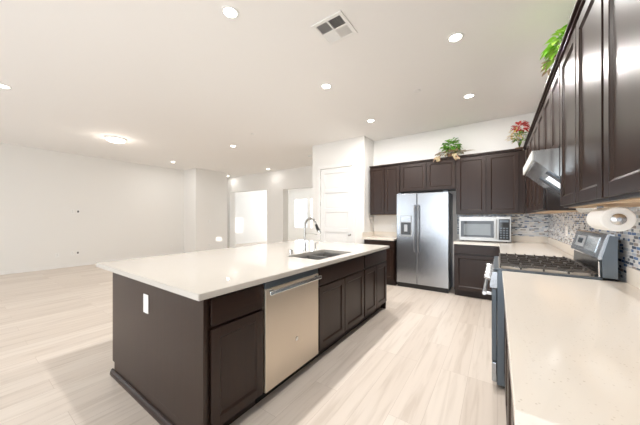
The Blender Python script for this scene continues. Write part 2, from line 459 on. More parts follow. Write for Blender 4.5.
# ---------------------------------------------------------------- cabinets
def shaker(m, a0, a1, b0, b1, c0, th=0.02, fr=0.057):
    g = 0.0015
    a0 += g; a1 -= g; b0 += g; b1 -= g
    m.box(a0 + .002, a1 - .002, b0 + .002, b1 - .002, c0, c0 + th * .45)
    m.box(a0, a0 + fr, b0, b1, c0, c0 + th, .0018).box(a1 - fr, a1, b0, b1, c0, c0 + th, .0018)
    m.box(a0 + fr, a1 - fr, b0, b0 + fr, c0, c0 + th, .0018).box(a0 + fr, a1 - fr, b1 - fr, b1, c0, c0 + th, .0018)
    e = .011
    cf, cb = c0 + th - .003, c0 + th * .45
    A0, A1, B0, B1 = a0 + fr, a1 - fr, b0 + fr, b1 - fr
    out = [m.bm.verts.new(m.P(a, b, cf)) for a, b in ((A0, B0), (A1, B0), (A1, B1), (A0, B1))]
    inn = [m.bm.verts.new(m.P(a, b, cb)) for a, b in ((A0 + e, B0 + e), (A1 - e, B0 + e), (A1 - e, B1 - e), (A0 + e, B1 - e))]
    bot = [m.bm.verts.new(m.P(a, b, cb)) for a, b in ((A0, B0), (A1, B0), (A1, B1), (A0, B1))]
    for k in range(4):
        l = (k + 1) % 4
        m.bm.faces.new([out[k], out[l], inn[l], inn[k]]); m.bm.faces.new([inn[k], inn[l], bot[l], bot[k]]); m.bm.faces.new([bot[k], bot[l], out[l], out[k]])
    return m
def slab(m, a0, a1, b0, b1, c0, th=0.02):
    g = .0015
    return m.box(a0 + g, a1 - g, b0 + g, b1 - g, c0, c0 + th, .004)

def cabinet(name, label, O, A, C, width, depth, z0, z1, doors, drawers=(), kick=0.0, underside=False, crown=False, group=None, open_top=False, crown_w=None):
    """O = left end of the carcass face on the floor (z=0), A along, C outwards. doors/drawers: (a0,a1,b0,b1)"""
    O, A, C = Vector(O), Vector(A), Vector(C)
    ctr = O + A * width / 2 - C * depth / 2
    t = thing(name, (ctr.x, ctr.y, 0 if kick else z0), label, 'cabinet', group)
    m = MB(O, A, C)
    if open_top:
        s_ = .018
        m.box(0, width, z0, z0 + s_, -depth, 0).box(0, s_, z0 + s_, z1, -depth, 0).box(width - s_, width, z0 + s_, z1, -depth, 0)
        m.box(s_, width - s_, z0 + s_, z1, -depth, -depth + s_).box(s_, width - s_, z0 + s_, z1, -s_, 0)
    else:
        m.box(0, width, z0, z1, -depth, 0, .001)
    m.build('carcass', 'wood', t)
    for a0, a1, b0, b1 in doors: shaker(MB(O, A, C), a0, a1, b0, b1, 0.001).build('door', 'wood', t)
    for a0, a1, b0, b1 in drawers: slab(MB(O, A, C), a0, a1, b0, b1, 0.001).build('drawer_front', 'woodh', t)
    if kick: MB(O, A, C).box(0, width, 0, z0, -depth, -0.07).build('toe_kick', 'kick', t)
    if underside: MB(O, A, C).box(.015, width - .015, z0 - .004, z0, -depth + .01, -.02).build('underside_panel', 'maple', t)
    if crown:
        MB(O, A, C).box(0, crown_w or width, z1, z1 + .016, -depth, .030, .003).box(0, crown_w or width, z1 + .016, z1 + .034, -depth, .046, .004).build('top_moulding', 'woodh', t)
    return t

# upper cabinets along the right wall: face x = .375, doors to .355
ZB, ZT = 1.385, 2.386
RF = 0.375; RD = XR - RF - .002
def right_upper(name, label, y0, y1, z0, doors, under=True):
    # A runs towards the camera (from far y1 to near y0); faces -x
    return cabinet(name, label, (RF, y1, 0), (0, -1, 0), (-1, 0, 0), y1 - y0 - .001, RD, z0, ZT, doors, underside=under, crown=True, group='upper cabinets of the side wall')
def pair(wd, b0, b1, e=.012, mid=.010):
    return [(e, wd / 2 - mid / 2, b0, b1), (wd / 2 + mid / 2, wd - e, b0, b1)]
d_ = (ZB + .012, ZT - .012)
right_upper('upper_cabinet', 'nearest dark wall cabinet at the right edge, above the cream counter', 0.60, 1.52, ZB, pair(.92, *d_))
right_upper('upper_cabinet', 'tall dark wall cabinet over the paper towel roll, just before the hood', 1.52, 2.385, ZB, pair(.865, *d_))
right_upper('upper_cabinet', 'short dark wall cabinet directly above the range hood', 2.385, 3.155, 1.805, pair(.77, 1.817, ZT - .012), False)
right_upper('upper_cabinet', 'dark wall cabinet just past the range hood on the right wall', 3.155, 3.99, ZB, pair(.835, *d_))
right_upper('upper_cabinet', 'farthest dark wall cabinet on the right wall, running into the corner', 3.99, 5.148, ZB, [(.33, .735, *d_), (.745, 1.146, *d_)])

# upper cabinets along the far wall: face y = 5.15, doors to 5.13
BF = 5.15; BD = YB - BF - .002
def back_upper(label, x0, x1, z0, doors, under=True, cw=None):
    return cabinet('upper_cabinet', label, (x0, BF, 0), (1, 0, 0), (0, -1, 0), x1 - x0 - .001, BD, z0, ZT, doors, underside=under, crown=True, crown_w=cw, group='upper cabinets of the far wall')
back_upper('dark two-door wall cabinet left of the refrigerator, beside the pantry', -2.255, -1.605, ZB, pair(.65, *d_))
back_upper('short dark wall cabinet above the refrigerator', -1.605, -0.605, 1.83, pair(1.0, 1.842, ZT - .012), False)
back_upper('dark two-door wall cabinet above the microwave', -0.605, 0.368, ZB, [(.012, .448, *d_), (.462, .888, *d_)], cw=.932)

# base cabinets
BZ = 0.876; KZ = 0.105; DRW = 0.715
def dd(wd, two=True, e=.012):
    D = pair(wd, KZ + .012, DRW - .012, e) if two else [(e, wd - e, KZ + .012, DRW - .012)]
    return D, [(e, wd - e, DRW + .006, BZ - .014)]
D, W_ = dd(.63, True)
cabinet('base_cabinet', 'dark base cabinet under the small white counter left of the refrigerator', (-2.255, 4.85, 0), (1, 0, 0), (0, -1, 0), .629, YB - 4.85 - .002, KZ, BZ, D, W_, kick=1, group='base cabinets of the wall runs')
D, W_ = dd(.655, False)
cabinet('base_cabinet', 'dark base cabinet under the microwave, right of the refrigerator', (-0.60, 4.85, 0), (1, 0, 0), (0, -1, 0), .655, YB - 4.85 - .002, KZ, BZ, D, W_, kick=1, group='base cabinets of the wall runs')
D, W_ = dd(.80, True)
cabinet('base_cabinet', 'dark base cabinet on the far side of the range', (0.065, 4.84, 0), (0, -1, 0), (-1, 0, 0), 1.66, XR - .067, KZ, BZ, [(a + .86, b + .86, c, d) for a, b, c, d in D], [(a + .86, b + .86, c, d) for a, b, c, d in W_], kick=1, group='base cabinets of the wall runs')
cabinet('base_cabinet', 'dark base cabinet next to the near side of the range', (0.065, 2.383, 0), (0, -1, 0), (-1, 0, 0), .80, XR - .067, KZ, BZ, D, W_, kick=1, group='base cabinets of the wall runs')
cabinet('base_cabinet', 'dark base cabinet under the near end of the cream counter', (0.065, 1.58, 0), (0, -1, 0), (-1, 0, 0), .86, XR - .067, KZ, BZ, pair(.86, KZ + .012, DRW - .012), [(.012, .848, DRW + .006, BZ - .014)], kick=1, group='base cabinets of the wall runs')

# wall-run countertops
TZ = .878; TT = .914
def counter(label, segs, splash, mat='quartzr'):
    t = thing('countertop', (segs[0][0], segs[0][2], TZ), label, 'countertop')
    m = MB()
    for s_ in segs: m.prism(s_, TZ, TT, 'z', .004) if isinstance(s_[0], tuple) else m.wbox(*s_, TZ, TT, .003)
    m.build('slab', mat, t)
    if splash:
        m = MB()
        for s_ in splash: m.wbox(*s_, TT, 1.014, .002)
        m.build('backsplash_strip', 'quartzr', t)
    return t
counter('long cream speckled countertop in the right foreground', [(0.030, XR - .001, 0.672, 2.390)], [(XR - .02, XR - .001, 0.672, 2.390)])
def counter_poly(label, poly, splash):
    t = thing('countertop', (poly[0][0], poly[0][1], TZ), label, 'countertop')
    MB().prism(poly, TZ, TT, 'z', .003).build('slab', 'quartzr', t)
    m = MB()
    for s_ in splash: m.wbox(*s_, TT, 1.014, .002)
    m.build('backsplash_strip', 'quartzr', t)
counter_poly('L-shaped white countertop in the corner, under the microwave', [(0.030, 3.165), (XR - .001, 3.165), (XR - .001, YB - .001), (-0.605, YB - .001), (-0.605, 4.815), (0.030, 4.815)],
             [(XR - .02, XR - .001, 3.165, YB - .001), (-0.605, XR - .02, YB - .02, YB - .001)])
counter('small white countertop between pantry wall and refrigerator', [(-2.299, -1.622, 4.815, YB - .001)], [(-2.299, -2.28, 4.83, YB - .02), (-2.299, -1.622, YB - .02, YB - .001)])

# ---------------------------------------------------------------- island
IX = -1.33        # carcass face, looks towards +x
IA, IC = (0, 1, 0), (1, 0, 0)
ID = 0.62
def isl(name, label, y0, y1, doors, drawers, **k):
    return cabinet(name, label, (IX, y0, 0), IA, IC, y1 - y0, ID, KZ, BZ, doors, drawers, kick=1, group='island cabinets facing the range', **k)
isl('island_cabinet', 'nearest dark island cabinet, one door and drawer, left of the dishwasher', .802, 1.222, [(.022, .41, KZ + .012, .69)], [(.022, .41, .705, BZ - .014)])
D = pair(.96, KZ + .012, .69)
isl('island_cabinet', 'dark island sink cabinet right of the dishwasher', 1.868, 2.828, D, [(.012, .948, .705, BZ - .014)], open_top=True)
D = pair(.755, KZ + .012, .69)
isl('island_cabinet', 'farthest dark island cabinet, nearest the refrigerator', 2.83, 3.585, D, [(.012, .743, .705, BZ - .014)])
# finished panels
t = thing('island_end_panel', (-2.0, .785, 0), 'wide smooth dark panel closing the near end of the island', 'panel')
MB().wbox(-2.683, -1.312, .780, .799, .105, TZ, .001).wbox(-2.640, -1.312, .780, .799, 0, .105).build('panel', 'wood', t)
MB().prism([(.779, 0), (.779, .045), (.770, .043), (.762, .03), (.758, .015), (.757, 0)], -2.672, -1.31, 'x').build('shoe_moulding', 'woodh', t)
t = thing('island_back_panel', (-2.66, 2.2, 0), 'dark panel closing the seating side of the island', 'panel')
MB().wbox(-2.683, -2.664, .80, 3.585, .105, TZ).wbox(-2.66, -2.64, .80, 3.585, 0, .105).wbox(-2.663, IX - .0, 3.586, 3.60, 0, TZ).build('panel', 'wood', t)

# island countertop with sink cut-out
IX0, IX1, IY0, IY1 = -2.957, -1.283, .737, 3.626
SX0, SX1, SY0, SY1 = -1.82, -1.40, 2.00, 2.70
m = MB()
m.bm.free(); m.bm = bmesh.new()
ox = [(IX0, IY0), (IX1, IY0), (IX1, IY1), (IX0, IY1)]; ix = [(SX0, SY0), (SX1, SY0), (SX1, SY1), (SX0, SY1)]
V = {}
for k, P_ in (('o', ox), ('i', ix)):
    for lv, z in (('b', TZ), ('t', TT)): V[k + lv] = [m.bm.verts.new((x, y, z)) for x, y in P_]
for i in range(4):
    j = (i + 1) % 4
    m.bm.faces.new([V['ot'][i], V['ot'][j], V['it'][j], V['it'][i]])
    m.bm.faces.new([V['ob'][i], V['ib'][i], V['ib'][j], V['ob'][j]])
    m.bm.faces.new([V['ob'][i], V['ob'][j], V['ot'][j], V['ot'][i]])
    m.bm.faces.new([V['ib'][i], V['it'][i], V['it'][j], V['ib'][j]])
es = [e for e in m.bm.edges if all(v in V['ot'] or v in V['ob'] for v in e.verts)]
bmesh.ops.bevel(m.bm, geom=es, offset=.003, segments=2, affect='EDGES')
tag(m.build('island_countertop', 'quartz'), 'large glossy off-white countertop of the island', 'countertop')

# sink: two bowls
t = thing('sink', ((SX0 + SX1) / 2, (SY0 + SY1) / 2, .68), 'stainless double bowl sink set into the island countertop', 'sink')
def bowl(y0, y1):
    m = MB(); x0, x1 = SX0 - .004, SX1 + .004; b = .015; k = .003
    m.wbox(x0, x0 + k, y0, y1, .69, TZ - .001).wbox(x1 - k, x1, y0, y1, .69, TZ - .001)
    m.wbox(x0 + k, x1 - k, y0, y0 + k, .69, TZ - .001).wbox(x0 + k, x1 - k, y1 - k, y1, .69, TZ - .001)
    m.wbox(x0, x1, y0, y1, .686, .69)
    o = m.build('bowl', 'sinks', t)
    MB().lathe([(.045, 0), (.045, .002), (.03, .003), (.028, .0015)], ((x0 + x1) / 2, (y0 + y1) / 2, .690), n=24).build('drain', 'chrome', o, True)
bowl(SY0 - .004, 2.375); bowl(2.385, SY1 + .004)
MB().wbox(SX0 - .004, SX1 + .004, 2.3752, 2.3848, .70, TZ + .004, .002).build('divider', 'sinks', t)

# faucet
fx, fy = -1.90, 2.42
t = thing('faucet', (fx, fy, TT), 'tall arched pull-down kitchen faucet behind the island sink', 'faucet')
MB().lathe([(.028, 0), (.028, .006), (.022, .012), (.018, .09), (.016, .12)], (fx, fy, TT), n=24).build('base', 'nickel', t, True)
pts = [(fx, fy, TT + .12), (fx, fy, TT + .27)]
R = .085
for i in range(1, 15):
    a = PI - i * PI / 14 * .92
    pts.append((fx + R + R * math.cos(a), fy, TT + .30 + R * 1.15 * math.sin(a)))
MB().tube(pts, .011).build('spout', 'nickel', t, True)
coil = []
import itertools
def along(pts, s):
    seg = [(Vector(b) - Vector(a)).length for a, b in zip(pts, pts[1:])]; T = sum(seg) * s
    for (a, b), l in zip(zip(pts, pts[1:]), seg):
        if T <= l: return Vector(a).lerp(Vector(b), T / l), (Vector(b) - Vector(a)).normalized()
        T -= l
    return Vector(pts[-1]), (Vector(pts[-1]) - Vector(pts[-2])).normalized()
for i in range(0, 28 * 8 + 1):
    p, tg = along(pts, i / (28 * 8)); yv = Vector((0, 1, 0)); xv = tg.cross(yv)
    a = i / 8 * 2 * PI
    coil.append(p + (yv * math.cos(a) + xv * math.sin(a)) * .0155)
MB().tube(coil, .0026, 5).build('spring', 'nickel', t, True)
e = Vector(pts[-1])
MB().tube([e, e + Vector((.016, 0, -.035)), e + Vector((.036, 0, -.07))], [.016, .018, .021], 16).build('spray_head', 'black', t, True)
MB().tube([e + Vector((.036, 0, -.07)), e + Vector((.055, 0, -.10))], [.021, .017], 16).build('nozzle', 'nickel', t, True)
MB().tube([(fx, fy, TT + .22), (fx + .09, fy, TT + .215), (e.x + .01, fy, TT + .21)], .005, 8).build('dock_arm', 'nickel', t, True)
MB().tube([(fx, fy + .016, TT + .07), (fx, fy + .05, TT + .085), (fx - .01, fy + .10, TT + .14)], [.010, .007, .006], 10).build('lever', 'nickel', t, True)

t = thing('soap_dispenser', (-1.875, 2.60, TT), 'slim soap dispenser with bent spout right of the faucet', 'soap dispenser')
MB().lathe([(.02, 0), (.02, .005), (.012, .01), (.011, .06), (.013, .062), (.013, .085)], (-1.875, 2.60, TT), n=20).build('body', 'nickel', t, True)
MB().tube([(-1.875, 2.60, TT + .08), (-1.86, 2.60, TT + .095), (-1.81, 2.60, TT + .09), (-1.80, 2.60, TT + .08)], .006, 10).build('spout', 'nickel', t, True)
t = thing('air_gap', (-1.885, 2.15, TT), 'short metal air gap cap left of the faucet', 'air gap')
MB().lathe([(.024, 0), (.024, .004), (.020, .006), (.020, .045), (.017, .052), (.006, .055)], (-1.885, 2.15, TT), n=24).build('cap', 'nickel', t, True)

# dishwasher
t = thing('dishwasher', (-1.6, 1.545, 0), 'stainless dishwasher with bar handle built into the island', 'dishwasher')
y0, y1 = 1.226, 1.864
MB().wbox(-1.90, IX - .02, y0, y1, .108, .872).build('tub', 'side', t)
MB().wbox(IX - .019, -1.306, y0 + .003, y1 - .003, .108, .822, .004).build('door_panel', 'steeld', t)
MB().wbox(IX - .019, -1.308, y0 + .003, y1 - .003, .825, .870, .004).build('control_strip', 'side', t)
MB().wbox(-1.42, -1.40, y0, y1, 0, .105).build('toe_kick', 'black', t)
hb = MB().wbox(-1.274, -1.258, y0 + .006, y1 - .02, .786, .816, .006).build('handle', 'steelh', t)
for y in (y0 + .05, y1 - .05): MB().wbox(-1.3055, -1.2745, y - .014, y + .014, .790, .812, .003).build('bracket', 'steel', hb)
MB().lathe([(.017, 0), (.017, .002), (.014, .003)], (-1.306, 1.56, .36), (1, 0, 0), 24).build('badge', 'nickel', t, True)

# ---------------------------------------------------------------- refrigerator
fx0, fx1, fy0 = -1.600, -.690, 4.905
t = thing('refrigerator', (-1.145, 5.15, 0), 'stainless side-by-side refrigerator with ice and water dispenser', 'refrigerator')
MB().wbox(fx0 + .004, fx1 - .004, 4.975, 5.44, .03, 1.765, .004).build('cabinet_body', 'side', t)
xs = -1.220
ld = MB().wbox(fx0, xs - .003, fy0, 4.970, .085, 1.775, .008).build('freezer_door', 'steel', t)
rd = MB().wbox(xs + .003, fx1, fy0, 4.970, .085, 1.775, .008).build('fresh_food_door', 'steel', t)
for px, dr in ((xs - .036, ld), (xs + .036, rd)):
    MB().tube([(px, fy0 - .002, .68), (px, fy0 - .045, .70), (px, fy0 - .052, .76), (px, fy0 - .052, 1.47), (px, fy0 - .045, 1.53), (px, fy0 - .002, 1.55)], .013, 14).build('handle', 'steel', dr, True)
dp = MB().wbox(-1.525, -1.315, fy0 - .008, fy0 - .0005, .965, 1.365, .003).build('dispenser', 'disp', ld)
MB().wbox(-1.512, -1.328, fy0 - .011, fy0 - .0082, 1.245, 1.350, .001).build('control_pad', 'steel', dp)
MB().wbox(-1.512, -1.328, fy0 - .0105, fy0 - .0082, .985, 1.23, .001).build('recess', 'glass', dp)
MB().wbox(-1.45, -1.39, fy0 - .020, fy0 - .0106, 1.06, 1.19, .003).build('paddle', 'disp', dp)
MB().wbox(-1.512, -1.328, fy0 - .022, fy0 - .0106, .985, 1.0, .002).build('drip_tray', 'disp', dp)
MB().wbox(fx0 + .01, fx1 - .01, 4.93, 4.974, .0, .080).build('kick_grille', 'black', t)
MB().wbox(fx0 + .02, fx0 + .09, 4.92, 5.02, 1.7755, 1.792, .004).build('hinge_cover', 'side', t)
MB().wbox(fx1 - .09, fx1 - .02, 4.92, 5.02, 1.7755, 1.792, .004).build('hinge_cover', 'side', t)
MB().lathe([(.014, 0), (.014, .002)], (-.78, fy0, 1.70), (0, -1, 0), 20).build('badge', 'nickel', rd, True)

# ---------------------------------------------------------------- microwave on the counter
mx0, mx1, my = -.555, .185, 5.09
t = thing('microwave', (-.185, 5.25, TT), 'stainless microwave sitting on the counter right of the refrigerator', 'microwave')
MB().wbox(mx0 + .003, mx1 - .003, my + .03, YB - .025, TT + .012, 1.330, .004).build('case', 'side', t)
MB().wbox(mx0, mx1, my + .006, my + .029, TT + .014, 1.335, .005).build('face_frame', 'mwsteel', t)
dr = MB().wbox(mx0 + .004, mx1 - .19, my, my + .0055, TT + .045, 1.295, .002).build('door', 'mwsteel', t)
MB().wbox(mx0 + .03, mx1 - .23, my - .003, my - .0005, TT + .075, 1.265, .001).build('dark_border', 'glass', dr)
MB().wbox(mx0 + .075, mx1 - .275, my - .0045, my - .0032, TT + .11, 1.215, .0005).build('window', 'mwglass', dr)
MB().wbox(mx1 - .216, mx1 - .194, my - .032, my - .018, TT + .06, 1.285, .005).wbox(mx1 - .212, mx1 - .198, my - .019, my - .0006, TT + .07, TT + .09).wbox(mx1 - .212, mx1 - .198, my - .019, my - .0006, 1.255, 1.275).build('handle', 'mwsteel', dr)
cp = MB().wbox(mx1 - .165, mx1 - .02, my, my + .0055, TT + .045, 1.295, .002).build('control_panel', 'glass', t)
m = MB()
for i in range(5):
    for j in range(3): m.wbox(mx1 - .148 + j * .04, mx1 - .148 + j * .04 + .028, my - .002, my - .0002, TT + .07 + i * .038, TT + .07 + i * .038 + .022, .0008)
m.build('keypad', 'side', cp)
MB().wbox(mx1 - .15, mx1 - .035, my - .0015, my - .0002, 1.245, 1.278).build('display', 'side', cp)
for a in (mx0 + .05, mx1 - .07):
    for b in (my + .06, YB - .07): MB().wbox(a, a + .02, b, b + .02, TT, TT + .0125).build('foot', 'black', t)

# ---------------------------------------------------------------- gas range
ry0, ry1 = 2.397, 3.158
t = thing('range', (.32, (ry0 + ry1) / 2, 0), 'slide-in gas range with black grates and raised back panel', 'stove')
MB().wbox(.0, .655, ry0, ry1, .03, .900, .003).build('body', 'side', t)
for a in (.05, .58):
    for b in (ry0 + .04, ry1 - .07): MB().lathe([(.015, 0), (.015, .031)], (a, b + .015, 0), n=12).build('foot', 'black', t, True)
MB().wbox(-.035, -.001, ry0 + .002, ry1 - .002, .045, .195, .006).build('storage_drawer', 'steel', t)
od = MB().wbox(-.035, -.001, ry0 + .002, ry1 - .002, .205, .765, .006).build('oven_door', 'side', t)
MB().wbox(-.0375, -.0355, ry0 + .12, ry1 - .12, .33, .62, .001).build('oven_window', 'glass', od)
h_ = MB().tube([(-.085, ry0 + .03, .715), (-.085, ry1 - .03, .715)], .014, 16).build('oven_handle', 'knob', od, True)
for y in (ry0 + .06, ry1 - .06): MB().wbox(-.083, -.0352, y - .012, y + .012, .703, .727, .003).build('bracket', 'knob', h_)
MB().prism([(-.0, .772), (-.045, .772), (-.048, .80), (-.030, .895), (-.0, .899)], ry0 + .001, ry1 - .001).build('control_fascia', 'steel', t)
for i in range(5):
    y = ry0 + .09 + i * (ry1 - ry0 - .18) / 4
    MB().lathe([(.026, 0), (.026, .006), (.021, .008), (.019, .038), (.016, .042)], (-.046, y, .835), (-1, 0, .18), 20).build('knob', 'knob', t, True)
MB().wbox(-.022, .560, ry0 - .004, ry1 + .004, .9145, .926, .004).wbox(.002, .55, ry0 + .005, ry1 - .005, .9005, .9145).build('cooktop', 'side', t)
MB().wbox(.01, .53, ry0 + .02, ry1 - .02, .9265, .929, .001).build('cooktop_well', 'well', t)
# burners
for bx, by, r in ((.14, ry0 + .15, .045), (.41, ry0 + .15, .036), (.14, ry1 - .15, .036), (.41, ry1 - .15, .045), (.275, (ry0 + ry1) / 2, .05)):
    b_ = MB().lathe([(r * 1.25, 0), (r * 1.2, .008), (r, .010)], (bx, by, .929), n=24).build('burner', 'nickel', t, True)
    MB().lathe([(r, 0), (r, .006), (r * .8, .009)], (bx, by, .9395), n=24).build('burner_cap', 'black', b_, True)
# three grates
gw = (ry1 - ry0 - .05) / 3
for k in range(3):
    a = ry0 + .025 + k * gw + .003; b = a + gw - .006; zt = .962; bt = .011
    m = MB()
    for y in (a, b - bt): m.wbox(.015, .525, y, y + bt, zt - .016, zt)
    for x in (.015, .525 - bt): m.wbox(x, x + bt, a + bt, b - bt, zt - .016, zt)
    mid = (a + b) / 2
    m.wbox(.025, .515, mid - bt / 2, mid + bt / 2, zt - .014, zt + .002)
    for x in (.07, .14, .21, .28, .35, .42, .48):
        m.wbox(x, x + bt, a - .002, a + .045, zt - .010, zt + .012, .003); m.wbox(x, x + bt, b - .045, b + .002, zt - .010, zt + .012, .003)
    for x in (.015, .14, .27, .40, .525 - bt):
        for y in (a, b - bt): m.wbox(x, x + bt, y, y + bt, .9292, zt - .016)
    m.build('grate', 'iron', t)
# back panel
MB().prism([(.560, .9265), (.628, .9265), (.628, 1.195), (.592, 1.200), (.560, 1.060)], ry0 + .004, ry1 - .004).build('back_panel', 'side', t)
MB().prism([(.5595, 1.045), (.545, 1.040), (.540, 1.052), (.580, 1.204), (.592, 1.212), (.622, 1.208), (.622, 1.2005), (.5925, 1.2005)], ry0 + .012, ry1 - .001, bev=.001).build('console', 'steel', t)
n_ = Vector((-.962, 0, .273))
def onpanel(name, ya, yb, s0, s1, off, th, mat):
    p0 = Vector((.540, 0, 1.052)); sv = Vector((.2545, 0, .967))
    m = MB()
    pts = [p0 + sv * s + n_ * o for s in (s0, s1) for o in (off, off + th)]
    m.prism([(pts[0].x, pts[0].z), (pts[1].x, pts[1].z), (pts[3].x, pts[3].z), (pts[2].x, pts[2].z)], ya, yb)
    return m.build(name, mat, t)
onpanel('display', 2.80, 3.05, .04, .125, .001, .002, 'disp')
onpanel('clock_window', 2.86, 2.99, .065, .105, .0031, .001, 'glass')
onpanel('touch_pad', 2.50, 2.76, .03, .135, .001, .0015, 'steelh')
MB().prism([(.548, .9265), (.5595, .9265), (.5595, 1.035), (.554, 1.035)], ry0 + .05, ry1 - .05).build('vent_grille', 'black', t)
MB().tube([(.550, ry0 + .02, .935), (.548, ry0 + .02, 1.03)], .007, 8).tube([(.550, ry0 + .02, .935), (.550, ry1 - .02, .935)], .006, 8).build('trim_rail', 'chrome', t, True)

# ---------------------------------------------------------------- range hood
t = thing('range_hood', (.45, (ry0 + ry1) / 2, 1.45), 'slanted polished steel range hood below the short wall cabinet', 'range hood')
hy0, hy1 = 2.39, 3.150
MB().prism([(.216, 1.800), (.670, 1.800), (.670, 1.36), (.60, 1.36), (.228, 1.722), (.216, 1.728)], hy0, hy1).build('shell', 'steelh', t)
un_ = Vector((-.697, 0, -.717)); us = Vector((.717, 0, -.697))
def onhood(name, ya, yb, s0, s1, off, th, mat):
    p0 = Vector((.228, 0, 1.722))
    pts = [p0 + us * s + un_ * o for s in (s0, s1) for o in (off, off + th)]
    return MB().prism([(pts[0].x, pts[0].z), (pts[1].x, pts[1].z), (pts[3].x, pts[3].z), (pts[2].x, pts[2].z)], ya, yb).build(name, mat, t)
onhood('light_lens', 2.56, 2.70, .13, .25, .0005, .006, 'hoodlens')
onhood('grease_filter', 2.43, 2.54, .10, .46, .0005, .004, 'side')
onhood('grease_filter', 2.80, 2.90, .10, .46, .0005, .004, 'side')
MB().wbox(.205, .2155, hy0, hy1, 1.728, 1.800, .002).build('front_lip', 'plate', t)

# ---------------------------------------------------------------- paper towel
pz, px_ = 1.309, .462
t = thing('paper_towel_holder', (px_, 1.90, 1.385), 'steel paper towel holder mounted under the wall cabinet', 'holder')
MB().tube([(px_, 1.75, pz), (px_, 2.02, pz)], .009, 12).build('rod', 'steel', t, True)
MB().lathe([(.026, 0), (.026, .004), (.020, .008), (.006, .010)], (px_, 1.763, pz), (0, -1, 0), 24).build('end_disc', 'nickel', t, True)
MB().wbox(px_ - .012, px_ + .012, 2.015, 2.019, pz - .02, 1.3805, .001).build('arm', 'steel', t)
ro = thing('paper_towel_roll', (px_, 1.87, pz - .057), 'white paper towel roll hanging under the wall cabinet near the range', 'paper towels')
m = MB(); N_ = 40
def ring(y, r): return [m.bm.verts.new((px_ + r * math.cos(2 * PI * i / N_), y, pz + r * math.sin(2 * PI * i / N_))) for i in range(N_)]
ya, yb = 1.765, 2.005
rs = [ring(ya, .022), ring(ya, .053), ring(ya + .004, .057), ring(yb - .004, .057), ring(yb, .053), ring(yb, .022)]
for k in range(6):
    A_, B_ = rs[k], rs[(k + 1) % 6]
    for i in range(N_): m.bm.faces.new([A_[i], A_[(i + 1) % N_], B_[(i + 1) % N_], B_[i]])
m.build('roll', 'paper', ro, True)
m = MB(); rs = [ring(ya - .001, .0175), ring(ya - .001, .0215), ring(yb + .001, .0215), ring(yb + .001, .0175)]
for k in range(4):
    A_, B_ = rs[k], rs[(k + 1) % 4]
    for i in range(N_): m.bm.faces.new([A_[i], A_[(i + 1) % N_], B_[(i + 1) % N_], B_[i]])
m.build('cardboard_core', 'basket', ro, True)

# ---------------------------------------------------------------- plants on top of the cabinets
TOPZ = ZT + .034
def pot(t, x, y, r, h):
    MB().lathe([(r * .75, 0), (r * .95, h * .6), (r, h * .95), (r * 1.06, h), (r * .9, h), (r * .88, h * .9)], (x, y, TOPZ), n=24).build('pot', 'basket', t, True)
    MB().lathe([(r * .87, 0), (r * .87, .004)], (x, y, TOPZ + h * .9), n=24).build('soil', 'soil', t)
def foliage(part, mat, t, c, rad, n, ll, lw, rnd, zlo=-.4, droop=.4):
    m = MB()
    for i in range(n):
        u = rnd.uniform(0, 2 * PI); zz = rnd.uniform(zlo, 1); rr = math.sqrt(max(0, 1 - zz * zz))
        d = Vector((rr * math.cos(u), rr * math.sin(u), zz)); s_ = rnd.uniform(.45, 1)
        b = Vector(c) + Vector((d.x * rad[0], d.y * rad[1], d.z * rad[2])) * s_
        d2 = Vector((d.x + rnd.uniform(-.5, .5), d.y + rnd.uniform(-.5, .5), d.z * .6 + rnd.uniform(-.3, .4)))
        m.leaf(b, d2, ll * rnd.uniform(.7, 1.2), lw * rnd.uniform(.7, 1.2), droop)
    return m.build(part, mat, t)
def stems(t, base, targets):
    m = MB()
    for q in targets:
        b = Vector(base); q = Vector(q); mid = (b + q) / 2 + Vector((0, 0, .05))
        m.tube([b, mid, q], [.004, .003, .002], 6)
    m.build('stems', 'stem', t, True)
r_ = random.Random(3)
t = thing('potted_plant', (-.70, 5.24, TOPZ), 'bushy green trailing plant on the cabinets above the refrigerator', 'plant')
pot(t, -.70, 5.27, .07, .08)
stems(t, (-.70, 5.27, TOPZ + .07), [(-.75 + .05 * i, 5.2 + .02 * (i % 3), TOPZ + .15 + .02 * (i % 2)) for i in range(4)] + [(-.92, 5.14, TOPZ + .05), (-.45, 5.14, TOPZ + .06)])
foliage('green_leaves', 'green', t, (-.69, 5.20, TOPZ + .19), (.14, .11, .13), 180, .075, .055, r_)
foliage('trailing_leaves', 'pale', t, (-.70, 5.15, TOPZ + .075), (.23, .07, .03), 70, .07, .04, r_, -.2)
m = MB()
for i in range(12): m.leaf((-.55 + r_.uniform(0, .16), 5.12 + r_.uniform(-.03, .04), TOPZ + .07), (1, r_.uniform(-.3, .3), .1), .10, .02, .2)
for cx in (-.90, -.60):
    for i in range(16): m.leaf((cx + r_.uniform(-.04, .04), 5.085 + r_.uniform(-.01, .01), TOPZ + r_.uniform(-.04, .05)), (r_.uniform(-.6, .6), -.5, -.4), .055, .035, .6)
m.build('hanging_sprays', 'pale', t)
t = thing('potted_plant', (.47, 2.95, TOPZ), 'bright green leafy plant on the right wall cabinets near the ceiling', 'plant')
pot(t, .47, 2.90, .07, .10)
stems(t, (.47, 2.90, TOPZ + .08), [(.40 + .03 * i, 2.75 + .08 * i, TOPZ + .26) for i in range(5)])
foliage('leaves', 'lime', t, (.46, 2.93, TOPZ + .33), (.08, .13, .13), 130, .09, .05, r_, -.5, .6)
foliage('pale_leaves', 'pale', t, (.40, 3.02, TOPZ + .25), (.06, .10, .06), 22, .06, .035, r_)
t = thing('flower_arrangement', (.30, 5.20, TOPZ), 'red and yellow flower arrangement on the corner cabinet', 'flowers')
pot(t, .30, 5.33, .055, .05)
